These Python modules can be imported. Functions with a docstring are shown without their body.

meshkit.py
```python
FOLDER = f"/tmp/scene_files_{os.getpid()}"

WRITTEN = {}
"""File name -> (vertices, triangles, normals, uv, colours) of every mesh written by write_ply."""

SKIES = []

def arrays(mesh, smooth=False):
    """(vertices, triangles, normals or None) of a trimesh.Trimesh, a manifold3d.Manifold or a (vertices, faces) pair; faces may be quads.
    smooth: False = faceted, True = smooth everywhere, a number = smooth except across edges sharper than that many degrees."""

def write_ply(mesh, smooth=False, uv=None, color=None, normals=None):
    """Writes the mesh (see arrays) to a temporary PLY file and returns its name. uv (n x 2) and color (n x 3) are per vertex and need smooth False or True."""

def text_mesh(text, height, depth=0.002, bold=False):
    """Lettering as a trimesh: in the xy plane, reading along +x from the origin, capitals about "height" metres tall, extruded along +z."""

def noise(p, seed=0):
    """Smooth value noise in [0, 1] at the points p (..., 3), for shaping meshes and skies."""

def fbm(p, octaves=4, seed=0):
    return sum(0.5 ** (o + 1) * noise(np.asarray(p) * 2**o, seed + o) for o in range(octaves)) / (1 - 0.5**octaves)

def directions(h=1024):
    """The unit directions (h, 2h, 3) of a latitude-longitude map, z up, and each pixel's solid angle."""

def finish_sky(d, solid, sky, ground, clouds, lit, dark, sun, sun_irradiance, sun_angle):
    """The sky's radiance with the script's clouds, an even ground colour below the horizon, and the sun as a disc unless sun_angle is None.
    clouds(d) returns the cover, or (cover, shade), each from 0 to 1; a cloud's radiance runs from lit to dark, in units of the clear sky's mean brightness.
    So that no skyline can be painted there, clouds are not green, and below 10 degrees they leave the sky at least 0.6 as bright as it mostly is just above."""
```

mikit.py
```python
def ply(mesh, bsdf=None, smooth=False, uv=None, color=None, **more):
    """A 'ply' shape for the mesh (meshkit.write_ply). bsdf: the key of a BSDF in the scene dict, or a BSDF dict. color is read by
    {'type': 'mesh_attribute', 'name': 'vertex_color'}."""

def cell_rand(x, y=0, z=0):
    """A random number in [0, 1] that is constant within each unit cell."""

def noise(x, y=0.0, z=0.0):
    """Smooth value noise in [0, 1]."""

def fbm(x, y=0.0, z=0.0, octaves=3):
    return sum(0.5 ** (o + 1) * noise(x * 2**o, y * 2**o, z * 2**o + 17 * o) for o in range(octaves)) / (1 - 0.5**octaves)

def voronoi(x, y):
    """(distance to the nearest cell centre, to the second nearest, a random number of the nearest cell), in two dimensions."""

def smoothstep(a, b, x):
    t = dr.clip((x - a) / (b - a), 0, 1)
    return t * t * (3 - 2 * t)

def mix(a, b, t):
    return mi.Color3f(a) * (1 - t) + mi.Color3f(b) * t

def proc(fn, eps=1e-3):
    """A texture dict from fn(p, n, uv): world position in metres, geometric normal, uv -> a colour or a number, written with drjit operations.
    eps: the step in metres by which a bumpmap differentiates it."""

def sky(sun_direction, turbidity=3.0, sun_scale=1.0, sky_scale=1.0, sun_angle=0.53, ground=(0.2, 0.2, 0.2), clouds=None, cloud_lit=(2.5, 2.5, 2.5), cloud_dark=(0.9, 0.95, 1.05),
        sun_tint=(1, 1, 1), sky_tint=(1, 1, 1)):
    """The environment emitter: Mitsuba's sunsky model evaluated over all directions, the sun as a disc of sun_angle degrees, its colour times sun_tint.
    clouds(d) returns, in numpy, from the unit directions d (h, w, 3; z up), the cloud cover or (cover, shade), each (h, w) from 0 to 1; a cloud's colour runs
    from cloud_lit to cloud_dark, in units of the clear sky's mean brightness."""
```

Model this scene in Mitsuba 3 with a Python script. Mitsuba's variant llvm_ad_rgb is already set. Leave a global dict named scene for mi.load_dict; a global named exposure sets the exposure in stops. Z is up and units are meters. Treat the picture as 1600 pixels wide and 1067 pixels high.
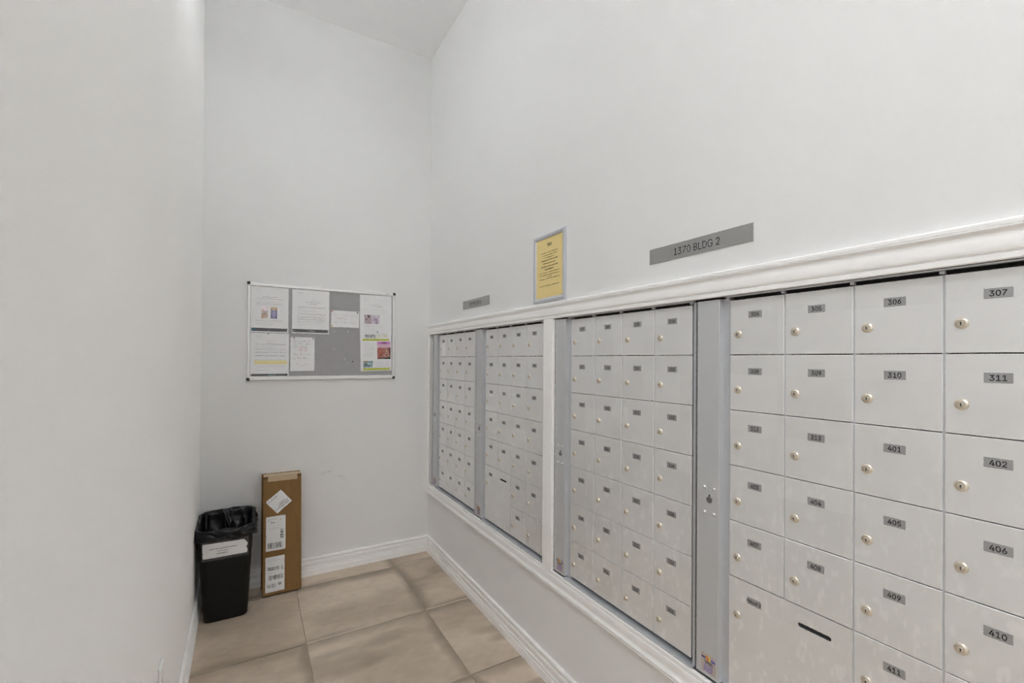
import math, random
import numpy as np
import trimesh
import drjit as dr
import mitsuba as mi
import mikit, meshkit
from mikit import proc, noise, fbm, smoothstep, mix, cell_rand
from shapely.geometry import Polygon, box as sbox
from shapely import affinity

T = mi.ScalarTransform4f
scene, labels = {}, {}
random.seed(4)
rng = np.random.default_rng(4)

# ------------------------------------------------------------------ camera, light, exposure
EYE = [-1.17639, -3.28495, 1.45]
FW = [0.501897, 0.864909, 0.0056325]
scene['camera'] = {'type': 'perspective', 'fov': math.degrees(2 * math.atan(800 / 701.873)), 'fov_axis': 'x',
                   'principal_point_offset_y': -24.837 / 1067, 'near_clip': 0.02,
                   'to_world': T().look_at(EYE, [e + f for e, f in zip(EYE, FW)], [-0.0087695, -0.0014231, 0.9999605])}
exposure = 0.65
LAMP = (0.935, 0.965, 1.0)
# drum lamps on the ceiling: x, y, strength, drop
DRUMS = [(-1.40, -3.75, 22.0, .40), (-1.75, -5.10, 17.0, .40), (-1.20, -1.25, 3.5, .42)]

# ------------------------------------------------------------------ sizes (metres)
W, H, LA = 1.4388, 3.751, 0.01636          # room width at the back, height, turn of the left wall
YF = -6.4                                   # the wall behind the camera
XD = 0.012                                  # front of the mailbox doors

# ------------------------------------------------------------------ materials
def bs(name, d, two=True):
    scene[name] = {'type': 'twosided', 'bsdf': d} if two else d
    return name

def rgb(*c):
    return {'type': 'rgb', 'value': list(c)}

def prin(c, rough=0.5, metal=0.0, **k):
    return {'type': 'principled', 'base_color': c if isinstance(c, dict) else rgb(*c), 'roughness': rough, 'metallic': metal, **k}

def wall_fn(p, n, uv):
    m = fbm(p.x * 2.3 + 4, p.y * 2.3, p.z * 2.3, 2)
    c = mix((0.770, 0.770, 0.765), (0.795, 0.795, 0.790), m)
    # two scuffs left on the back wall beside the carton
    on = dr.select(dr.abs(p.y) < 0.01, 1.0, 0.0)
    a = smoothstep(1, 0.3, dr.sqrt(dr.square((p.x + 0.735) / 0.055) + dr.square((p.z - 0.674 - 0.18 * (p.x + 0.735)) / 0.012)))
    b = smoothstep(1, 0.3, dr.sqrt(dr.square((p.x + 0.625) / 0.032) + dr.square((p.z - 0.632 + 0.35 * (p.x + 0.625)) / 0.017)))
    s = on * dr.maximum(a * noise(p.x * 40, p.z * 90, 1), b * noise(p.x * 60, p.z * 60, 5)) * 0.30
    return c * (1 - s)

bs('wall_paint', prin(proc(wall_fn), 0.75))
bs('ceiling_paint', {'type': 'diffuse', 'reflectance': rgb(0.93, 0.93, 0.93)})
bs('trim_paint', prin((0.93, 0.925, 0.915), 0.55, specular=0.4))
bs('plate_white', prin((0.80, 0.80, 0.79), 0.35))

TX, TY = [-3.445, -2.814, -2.183, -1.552, -0.921, -0.290, 0.34], [0.49, -0.155, -0.788, -1.402, -2.02, -2.64, -3.25, -3.87, -4.49, -5.10, -5.72, -6.34, -6.96]

def tile_fn(p, n, uv):
    # uv: position inside the tile, 0..1; a tile's own pattern comes from cell_rand of the tile
    cx, cy = dr.floor((p.x + 1.552) / 0.631), dr.floor((p.y + 0.155) / 0.6205)
    k = cell_rand(cx, cy, 3) * 37
    cloud = fbm(p.x * 2.2 + k, p.y * 4.2 + k, k, 4)
    fine = fbm(p.x * 26 + k, p.y * 40, 3.0, 3)
    wob = 0.10 * (fbm(p.x * 5 + k, p.y * 5, 9.0, 3) - 0.45)
    def side(d, i, wd):
        return smoothstep(wd, 0.0, d + wob) * smoothstep(0.25, 0.8, cell_rand(cx, cy, i))
    rim = dr.maximum(dr.maximum(side(uv.x, 11, .13), side(1 - uv.x, 12, .10)), dr.maximum(side(uv.y, 13, .10), side(1 - uv.y, 14, .17)))
    c = mix((0.475, 0.388, 0.302), (0.64, 0.538, 0.435), smoothstep(0.28, 0.66, cloud))
    c = mix(c, mi.Color3f(0.22, 0.172, 0.122), rim * 0.78)
    band = smoothstep(0.62, 0.75, fbm(p.x * 1.6 + k * 2, p.y * 5 + k, 2.0, 3)) * 0.5
    c = mix(c, mi.Color3f(0.26, 0.21, 0.155), band)
    return c * (0.92 + 0.16 * fine)

bs('tile', prin(proc(tile_fn), 0.42))
bs('grout', prin((0.33, 0.275, 0.22), 0.9))

def alu_fn(p, n, uv):
    k = cell_rand(dr.floor(p.y / 0.154), dr.floor(p.z / 0.157), 1)
    spang = smoothstep(0.60, 0.80, fbm(p.y * 95, p.z * 42, 3.0, 2))
    spang *= smoothstep(1.45, 0.75, p.z)
    v = 0.86 + 0.04 * (k - 0.5) + 0.05 * (fbm(p.y * 12, p.z * 12, 1.0, 3) - 0.5) + 0.07 * spang
    return mi.Color3f(v, v, v * 0.995)

bs('door_aluminium', prin(proc(alu_fn), 0.38, 0.50, specular=0.5))
bs('frame_aluminium', prin((0.60, 0.615, 0.64), 0.38, 0.5))
bs('panel_aluminium', prin((0.60, 0.61, 0.625), 0.42, 0.35))
bs('rivet_metal', prin((0.74, 0.75, 0.76), 0.3, 0.8))
bs('dark_gap', prin((0.015, 0.015, 0.016), 0.7))
bs('hinge_metal', prin((0.20, 0.20, 0.21), 0.45, 0.7))
bs('nickel', prin((0.76, 0.695, 0.59), 0.30, 0.8))
bs('nickel_dark', prin((0.24, 0.235, 0.23), 0.35, 0.7))
bs('number_plate', prin((0.42, 0.42, 0.425), 0.36, 0.6))
bs('ink', prin((0.018, 0.018, 0.02), 0.6))
bs('sign_metal', prin((0.43, 0.43, 0.42), 0.34, 0.75))
bs('snap_frame', prin((0.66, 0.67, 0.70), 0.33, 0.6))
bs('yellow_paper', prin((0.82, 0.655, 0.29), 0.65))
bs('paper', prin((0.80, 0.80, 0.805), 0.65))
bs('sticker_white', {'type': 'diffuse', 'reflectance': rgb(0.96, 0.96, 0.96)})
bs('print', prin({'type': 'mesh_attribute', 'name': 'vertex_color'}, 0.65))

def felt_fn(p, n, uv):
    v = 0.345 + 0.04 * noise(p.x * 700, p.z * 700) + 0.02 * noise(p.x * 30, p.z * 30)
    return mi.Color3f(v, v * 0.985, v * 1.0)

bs('felt', prin(proc(felt_fn), 0.95))
bs('board_frame', prin((0.80, 0.80, 0.80), 0.35, 0.25))
bs('black_plastic', prin((0.016, 0.016, 0.016), 0.42))
bs('bin_plastic', prin((0.008, 0.0075, 0.007), 0.5, specular=0.22))
bs('bag_film', {'type': 'roughplastic', 'distribution': 'ggx', 'alpha': 0.07, 'int_ior': 1.42, 'diffuse_reflectance': rgb(0.004, 0.004, 0.006)})
bs('holder_film', prin((0.05, 0.05, 0.055), 0.3))

def kraft_fn(p, n, uv):
    f = fbm(p.x * 60, p.z * 8, p.y * 20, 3)
    return mix((0.175, 0.092, 0.026), (0.235, 0.132, 0.044), f)

bs('kraft', prin(proc(kraft_fn), 0.8))
bs('kraft_tape', prin((0.47, 0.355, 0.225), 0.4))
bs('kraft_dark', prin((0.05, 0.025, 0.012), 0.9))
bs('pin_clear', prin((0.72, 0.74, 0.72), 0.2))
bs('pin_black', prin((0.02, 0.02, 0.025), 0.3))
bs('pin_teal', prin((0.03, 0.16, 0.20), 0.3))
bs('pin_red', prin((0.5, 0.10, 0.07), 0.3))
bs('pin_yellow', prin((0.65, 0.50, 0.16), 0.3))
bs('lamp_frame', prin((0.8, 0.8, 0.8), 0.4))
bs('lamp_diffuser', prin((0.8, 0.8, 0.8), 0.6))

# ------------------------------------------------------------------ helpers
USED = {}

def key_for(name):
    n = USED.get(name, 0)
    USED[name] = n + 1
    return name if n == 0 else f'{name}_{n:03d}'

def put(name, shape, parent=None, at=None, **lab):
    """One entry of the scene: parent + '__' + name, numbered when taken."""
    k = key_for(f'{parent}__{name}' if parent else name)
    scene[k] = {**shape, 'to_world': at} if at is not None else shape
    if lab:
        labels[k] = lab
    return k

def thing(name, label, category, group=None):
    k = key_for(name)
    labels[k] = {'label': label, 'category': category}
    if group:
        labels[k]['group'] = group
    return k

def boxm(x0, x1, y0, y1, z0, z1):
    m = trimesh.creation.box((abs(x1 - x0), abs(y1 - y0), abs(z1 - z0)))
    m.apply_translation(((x0 + x1) / 2, (y0 + y1) / 2, (z0 + z1) / 2))
    return m

def cham(x0, x1, y0, y1, z0, z1, c):
    """A box with all edges chamfered by c (a convex hull of three slimmer boxes)."""
    pts = []
    for a in (0, 1, 2):
        d = [c, c, c]
        d[a] = 0
        for x in (x0 + d[0], x1 - d[0]):
            for y in (y0 + d[1], y1 - d[1]):
                for z in (z0 + d[2], z1 - d[2]):
                    pts.append((x, y, z))
    return trimesh.convex.convex_hull(np.array(pts))

def cat(*ms):
    return trimesh.util.concatenate(list(ms))

def frame_mat(ex, ey, ez, o=(0, 0, 0)):
    m = np.eye(4)
    m[:3, 0], m[:3, 1], m[:3, 2], m[:3, 3] = ex, ey, ez, o
    return m

RIGHT = lambda o=(0, 0, 0): frame_mat((0, -1, 0), (0, 0, 1), (-1, 0, 0), o)     # x reads along the right wall, z out of it
BACK = lambda o=(0, 0, 0): frame_mat((1, 0, 0), (0, 0, 1), (0, -1, 0), o)       # the same for the back wall

def lathe(profile, n=24):
    """Profile of (radius, height) turned about z."""
    return trimesh.creation.revolve(np.array(profile), sections=n)

def sweep(profile, length, miter0=0, miter1=0):
    """A closed profile (a = outward, b = up) run along +z; miter*: how far an end is pulled in per unit of outward thickness."""
    m = trimesh.creation.extrude_polygon(Polygon(profile), length, engine='earcut')
    v = m.vertices.copy()
    lo, hi = v[:, 2] < 1e-9, v[:, 2] > length - 1e-9
    v[lo, 2] += v[lo, 0] * miter0
    v[hi, 2] -= v[hi, 0] * miter1
    m.vertices = v
    return m

def moved(m, mat):
    m = m.copy()
    m.apply_transform(mat)
    return m

class Print:
    """Flat print: thin pieces of colour in the plane of a sheet (u right, v up), joined into one mesh with vertex colours."""

    def __init__(self, depth=0.00025):
        self.ms, self.cs, self.d, self.photos = [], [], depth, []

    def add(self, m, c):
        self.ms.append(m)
        self.cs.append(np.tile(c, (len(m.vertices), 1)))

    def poly(self, pts, c, lift=0.0):
        p = Polygon(pts)
        if p.is_valid and p.area > 0:
            m = trimesh.creation.extrude_polygon(p, self.d, engine='earcut')
            m.apply_translation((0, 0, lift))
            self.add(m, c)

    def rect(self, u0, v0, u1, v1, c, lift=0.0):
        m = boxm(u0, u1, v0, v1, 0, self.d)
        m.apply_translation((0, 0, lift))
        self.add(m, c)

    def text(self, s, u, v, h, c, align='c', bold=False, width=None, lift=0.0):
        m = meshkit.text_mesh(s, h, self.d, bold)
        b = m.bounds
        if width:
            m.apply_scale((width / (b[1][0] - b[0][0]), 1, 1))
            b = m.bounds
        off = {'c': -(b[0][0] + b[1][0]) / 2, 'l': -b[0][0]}[align]
        m.apply_translation((u + off, v, lift))
        self.add(m, c)

    def line(self, u0, u1, v, h, c, seed, gap=0.25):
        """A line of small type as words too small to read."""
        r = random.Random(seed)
        u = u0
        while u < u1:
            w = min(h * r.uniform(1.2, 4.5), u1 - u)
            if w > h * 0.4:
                self.rect(u, v, u + w, v + h * r.uniform(0.75, 1.0), c)
            u += w + h * gap * r.uniform(1.5, 3)

    def scrawl(self, u0, u1, v, h, c, seed, w=0.0011):
        """A handwritten word: a looping pen line."""
        r = random.Random(seed)
        u = u0
        while u < u1:
            word = min(h * r.uniform(2.2, 4.2), u1 - u)
            n = max(4, int(word / h * 2.4))
            ks = [(u + word * i / n, v + (h * r.uniform(0.45, 1.0) if i % 2 else h * r.uniform(-0.05, 0.2))) for i in range(n + 1)]
            t = np.linspace(0, n, n * 6 + 1)
            xs = np.interp(t, range(n + 1), [q[0] for q in ks]) + h * .16 * np.sin(t * np.pi * 1.0 + 1.0)
            ys = [ks[int(q)][1] + (ks[min(int(q) + 1, n)][1] - ks[int(q)][1]) * (.5 - .5 * math.cos(math.pi * (q - int(q)))) for q in t]
            self.stroke(list(zip(xs, ys)), w, c)
            u += word + h * 0.7

    def stroke(self, pts, w, c):
        for a, b in zip(pts[:-1], pts[1:]):
            a, b = np.array(a), np.array(b)
            d = b - a
            q = np.array((-d[1], d[0])) / (np.hypot(*d) + 1e-9) * w / 2
            self.poly([a + q, a - q, b - q, b + q], c)

    def photo(self, u0, v0, u1, v1, colour, n=26, lift=0.0):
        """A small blurry photograph: cells whose colours come from colour(s, t), s and t in 0..1 (t up)."""
        us, vs, q = np.linspace(u0, u1, n + 1), np.linspace(v0, v1, n + 1), Print()
        for i in range(n):
            for j in range(n):
                c = np.clip(colour((i + 0.5) / n, (j + 0.5) / n), 0, 1)
                m = trimesh.Trimesh([(us[i], vs[j], self.d + lift), (us[i + 1], vs[j], self.d + lift), (us[i + 1], vs[j + 1], self.d + lift), (us[i], vs[j + 1], self.d + lift)], [(0, 1, 2), (0, 2, 3)], process=False)
                q.add(m, c)
        self.photos.append(q)

    def barcode(self, u0, v0, u1, v1, seed, c=(0.05, 0.05, 0.05), unit=0.0011, vertical=False):
        r = random.Random(seed)
        a, e = (v0, v1) if vertical else (u0, u1)
        while a < e:
            w = unit * r.choice((1, 1, 2, 3))
            if vertical:
                self.rect(u0, a, u1, min(a + w, e), c)
            else:
                self.rect(a, v0, min(a + w, e), v1, c)
            a += w + unit * r.choice((1, 1, 2, 2.6))

    def shape(self, warp=None, mat=None):
        m = trimesh.Trimesh(np.vstack([x.vertices for x in self.ms]),
                            np.vstack([x.faces + o for x, o in zip(self.ms, np.cumsum([0] + [len(x.vertices) for x in self.ms[:-1]]))]), process=False)
        c = np.vstack(self.cs)
        if warp is not None:
            m.vertices = warp(m.vertices)
        if mat is not None:
            m.apply_transform(mat)
        return mikit.ply(m, 'print', smooth=False, color=c)

# ------------------------------------------------------------------ the setting
def struct(name, mesh, m, smooth=False, **k):
    s = put(name, mikit.ply(mesh, m, smooth=smooth), **k)
    labels[s] = {'kind': 'structure'}
    return s

XL = -W - 0.02
XLOB, YLOB = -3.40, -3.02                   # the lobby behind the camera widens to the left
struct('floor', boxm(XLOB, 0.03, YF, 0.03, -0.08, -0.0022), 'grout')
tile_count = 0
for i in range(6):
    for j in range(len(TY) - 1):
        x0, x1, y1, y0 = TX[i] + 0.0013, TX[i + 1] - 0.0013, TY[j] - 0.0013, TY[j + 1] + 0.0013
        dy = {3: -0.030, 4: 0.0, 5: 0.020}.get(i, 0) if j == 0 else 0.0
        dy1 = {3: -0.030, 4: 0.0, 5: 0.020}.get(i, 0) if j == 1 else 0.0
        cx0, cx1, cy0, cy1 = max(x0, -W - 0.012 if TY[j + 1] > YLOB else XLOB), min(x1, 0.0), max(y0 + dy, YF), min(y1 + dy1, 0.0)
        if cx1 - cx0 < 0.01 or cy1 - cy0 < 0.01:
            continue
        m = cham(cx0, cx1, cy0, cy1, -0.0021, 0.0, 0.0009)
        uv = np.stack([(m.vertices[:, 0] - x0) / (x1 - x0), (m.vertices[:, 1] - y0) / (y1 - y0)], 1)
        put('tile', mikit.ply(m, 'tile', uv=uv), 'floor')
struct('ceiling', boxm(XLOB - 0.1, 0.45, YF - 0.1, 0.1, H, H + 0.1), 'ceiling_paint')
struct('wall_back', boxm(XL - 0.1, 0.45, 0.0, 0.1, -0.08, H), 'wall_paint')
struct('wall_front', boxm(XLOB - 0.1, 0.45, YF - 0.1, YF, -0.08, H), 'wall_paint')
# the right wall round the recess that holds the mailboxes
RZ0, RZ1, RY0, RY1 = 0.500, 1.643, -0.030, -3.150
struct('wall_right', cat(boxm(0, 0.45, YF, 0, -0.08, RZ0), boxm(0, 0.45, YF, 0, RZ1, H),
                         boxm(0, 0.45, RY0, 0, RZ0, RZ1), boxm(0, 0.45, YF, RY1, RZ0, RZ1)), 'wall_paint')
LW = T().translate([-W, 0, 0]).rotate([0, 0, 1], math.degrees(LA))
LWN = np.array(LW.matrix)
struct('wall_left', boxm(-0.12, 0, YLOB, 0.0, -0.08, H), 'wall_paint', at=LW)
struct('wall_lobby_back', boxm(XLOB - 0.1, -W - 0.03, YLOB, YLOB + 0.1, -0.08, H), 'wall_paint')
struct('wall_lobby_left', boxm(XLOB - 0.1, XLOB, YF - 0.1, YLOB, -0.08, H), 'wall_paint')

BASE = [(0, .117), (.0090, .117), (.0130, .114), (.0145, .110), (.0140, .101), (.0110, .0960), (.0060, .0930), (.0060, .0900), (.0150, .0880), (.0160, .0780), (.0135, .0625),
        (.0085, .0600), (.0085, .0575), (.0165, .0555), (.0170, .0450), (.0115, .0420), (.0115, .0395), (.0195, .0370), (.0200, .0005), (0, .0005)]
M_RIGHT = frame_mat((-1, 0, 0), (0, 0, 1), (0, 1, 0))
M_BACK = frame_mat((0, -1, 0), (0, 0, 1), (-1, 0, 0))
M_LEFT = frame_mat((1, 0, 0), (0, 0, 1), (0, -1, 0))
struct('baseboard_right', moved(sweep(BASE, -YF, 0, 1), M_RIGHT @ frame_mat((1, 0, 0), (0, 1, 0), (0, 0, 1), (0, 0, YF))), 'trim_paint', smooth=40)
struct('baseboard_back', moved(sweep(BASE, W, 1, 1), M_BACK), 'trim_paint', smooth=40)
struct('baseboard_left', moved(sweep(BASE, -YLOB, 1, 0), M_LEFT), 'trim_paint', smooth=40, at=LW)

CASE = [(0, 0), (.0095, 0), (.0112, .0018), (.0116, .0118), (.0075, .0132), (.0075, .0146), (.0125, .0160), (.0140, .0180), (.0147, .026), (.0146, .034), (.0134, .041), (.0131, .0455), (.0146, .0510),
        (.0190, .0555), (.0200, .0580), (.0130, .0600), (.0130, .0616), (.0180, .0632), (.0182, .069), (.0150, .073), (0, .073)]
def casing(z, up, y0, y1):
    prof = CASE if up else [(a, -b) for a, b in CASE][::-1]
    return moved(sweep(prof, y0 - y1), M_RIGHT @ frame_mat((1, 0, 0), (0, 1, 0), (0, 0, 1), (0, z, y1)))
struct('trim_1', casing(1.6365, True, -0.0005, -3.20), 'trim_paint', smooth=35)
struct('trim_2', casing(0.5105, False, -0.0005, -3.20), 'trim_paint', smooth=35)
struct('trim_3', cham(-0.0125, 0.02, -1.6385, -1.5655, 0.5115, 1.6355, 0.0015), 'trim_paint')
struct('trim_4', cham(-0.0115, 0.02, -0.0340, -0.0005, 0.5115, 1.6355, 0.0015), 'trim_paint')
struct('trim_5', cham(-0.0125, 0.02, -3.2000, -3.1280, 0.5115, 1.6355, 0.0015), 'trim_paint')

# ------------------------------------------------------------------ ceiling lamps (above and behind the camera)
for i, (x, y, e, drop) in enumerate(DRUMS):
    t = thing('ceiling_light', ['round white drum lamp hung from the ceiling beside the near mailboxes', 'round white drum lamp hung from the ceiling of the lobby', 'round white drum lamp hung from the ceiling nearest the back wall'][i], 'ceiling light', 'ceiling lamps')
    put('base', mikit.ply(moved(lathe([(0, .07 - drop), (.012, .07 - drop), (.012, -.030), (.085, -.022), (.085, 0), (0, 0)], 32), frame_mat((1, 0, 0), (0, 1, 0), (0, 0, 1), (x, y, H - .0005))), 'lamp_frame', smooth=35), t)
    dm = lathe([(0, -drop), (.150, -drop), (.188, .010 - drop), (.200, .030 - drop), (.200, .125 - drop), (.014, .125 - drop), (.014, .100 - drop), (0, .100 - drop)], 48)
    dm.fix_normals()
    put('diffuser', {**mikit.ply(moved(dm, frame_mat((1, 0, 0), (0, 1, 0), (0, 0, 1), (x, y, H))), 'lamp_diffuser', smooth=35), 'emitter': {'type': 'area', 'radiance': rgb(*[c * e for c in LAMP])}}, t)

# ------------------------------------------------------------------ mailbox banks
ZT, PR = 1.6255, 0.1569
BANKS = [(-0.1878, 0.1492), (-0.9299, 0.1503), (-1.7422, 0.1538), (-2.4823, 0.1538)]
LOW = [str(n) for n in list(range(101, 113)) + list(range(201, 214)) + [301, 302, 303]]
HIGH = [str(n) for n in list(range(304, 314)) + list(range(401, 413))] + ['413', '']
GY, GZ = 0.0040, 0.0021

def number_mesh(s, h):
    m = meshkit.text_mesh(s, h, 0.0003, True)
    b = m.bounds
    m.apply_translation((-(b[0][0] + b[1][0]) / 2, -h / 2, 0))
    m.apply_scale((0.88, 1, 1))
    m.apply_transform(RIGHT())
    return m

NUM = {}
def number_shape(s):
    if s not in NUM:
        NUM[s] = mikit.ply(number_mesh(s, 0.0086 if s.startswith('P') else 0.0104), 'ink')
    return NUM[s]

lock_m = lathe([(0, 0), (.0110, 0), (.0110, .0012), (.0100, .0030), (.0078, .0042), (.0062, .0045), (.0058, .0036), (.0050, .0036), (.0040, .0052), (0, .0058)], 24)
LOCK = mikit.ply(moved(lock_m, RIGHT()), 'nickel', smooth=35)
kh = cat(boxm(-.0007, .0007, -.0040, .0002, .0050, .0062), moved(trimesh.creation.cylinder(.0014, .0011, sections=10), frame_mat((1, 0, 0), (0, 1, 0), (0, 0, 1), (0, .0008, .00565))))
KEYHOLE = mikit.ply(moved(kh, RIGHT()), 'ink')
PLATE = mikit.ply(moved(cham(-.0190, .0190, -.0094, .0094, 0, .0010, .0003), RIGHT()), 'number_plate')
RIVET = mikit.ply(moved(lathe([(0, 0), (.0056, 0), (.0054, .0014), (.0044, .0032), (.0024, .0046), (0, .0050)], 16), RIGHT()), 'rivet_metal', smooth=50)
PLOCK = mikit.ply(moved(lathe([(0, 0), (.0095, 0), (.0095, .0022), (.0078, .0030), (.0068, .0012), (.0055, .0012), (.0050, .0026), (0, .0028)], 20), RIGHT()), 'nickel_dark', smooth=35)

def door_shape(w, h):
    return mikit.ply(cham(0, 0.016, -w / 2, w / 2, -h / 2, h / 2, 0.0011), 'door_aluminium')

def slotted_door(w, h, su, sv, sw, sh):
    """The parcel door: a plate with a rounded slot cut through it."""
    plate = sbox(-w / 2, -h / 2, w / 2, h / 2).difference(sbox(su - sw / 2 + sh / 2, sv - .0001, su + sw / 2 - sh / 2, sv + .0001).buffer(sh / 2, quad_segs=6))
    m = trimesh.creation.extrude_polygon(plate, 0.016, engine='earcut')
    m.apply_transform(RIGHT())
    m.apply_translation((0.016, 0, 0))
    return mikit.ply(m, 'door_aluminium')

# a carrier's service label at the foot of each lock panel: a round emblem between dark bars, lines of type, a violet block
def service_sticker():
    p = Print(0.0002)
    p.rect(-.024, -.027, .024, .027, (0.47, 0.40, 0.36))
    p.rect(-.023, .012, -.009, .017, (0.06, 0.06, 0.16), .0002)
    p.rect(.009, .010, .023, .016, (0.10, 0.09, 0.30), .0002)
    p.rect(.009, .016, .023, .021, (0.42, 0.38, 0.62), .0002)
    p.poly([(-.009, .020), (-.001, .026), (.001, .008), (-.007, .009)], (0.62, 0.26, 0.10), .0002)
    p.poly([(.000, .026), (.008, .020), (.006, .007), (.0015, .008)], (0.68, 0.55, 0.13), .0002)
    p.poly([(-.002, .018), (.002, .018), (.002, .008), (-.002, .008)], (0.45, 0.16, 0.06), .0003)
    p.rect(-.014, .0045, .013, .0068, (0.03, 0.03, 0.03), .0002)
    p.rect(-.010, .0005, .016, .0030, (0.03, 0.03, 0.03), .0002)
    r = random.Random(8)
    for k in range(7):
        for q in range(7):
            if r.random() < 0.8:
                u = -.015 + q * .0043
                p.rect(u, -.0245 + k * .0034, u + .0036, -.0222 + k * .0034, (0.22, 0.15, 0.42), .0002)
    return p
STICK = service_sticker()

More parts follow.
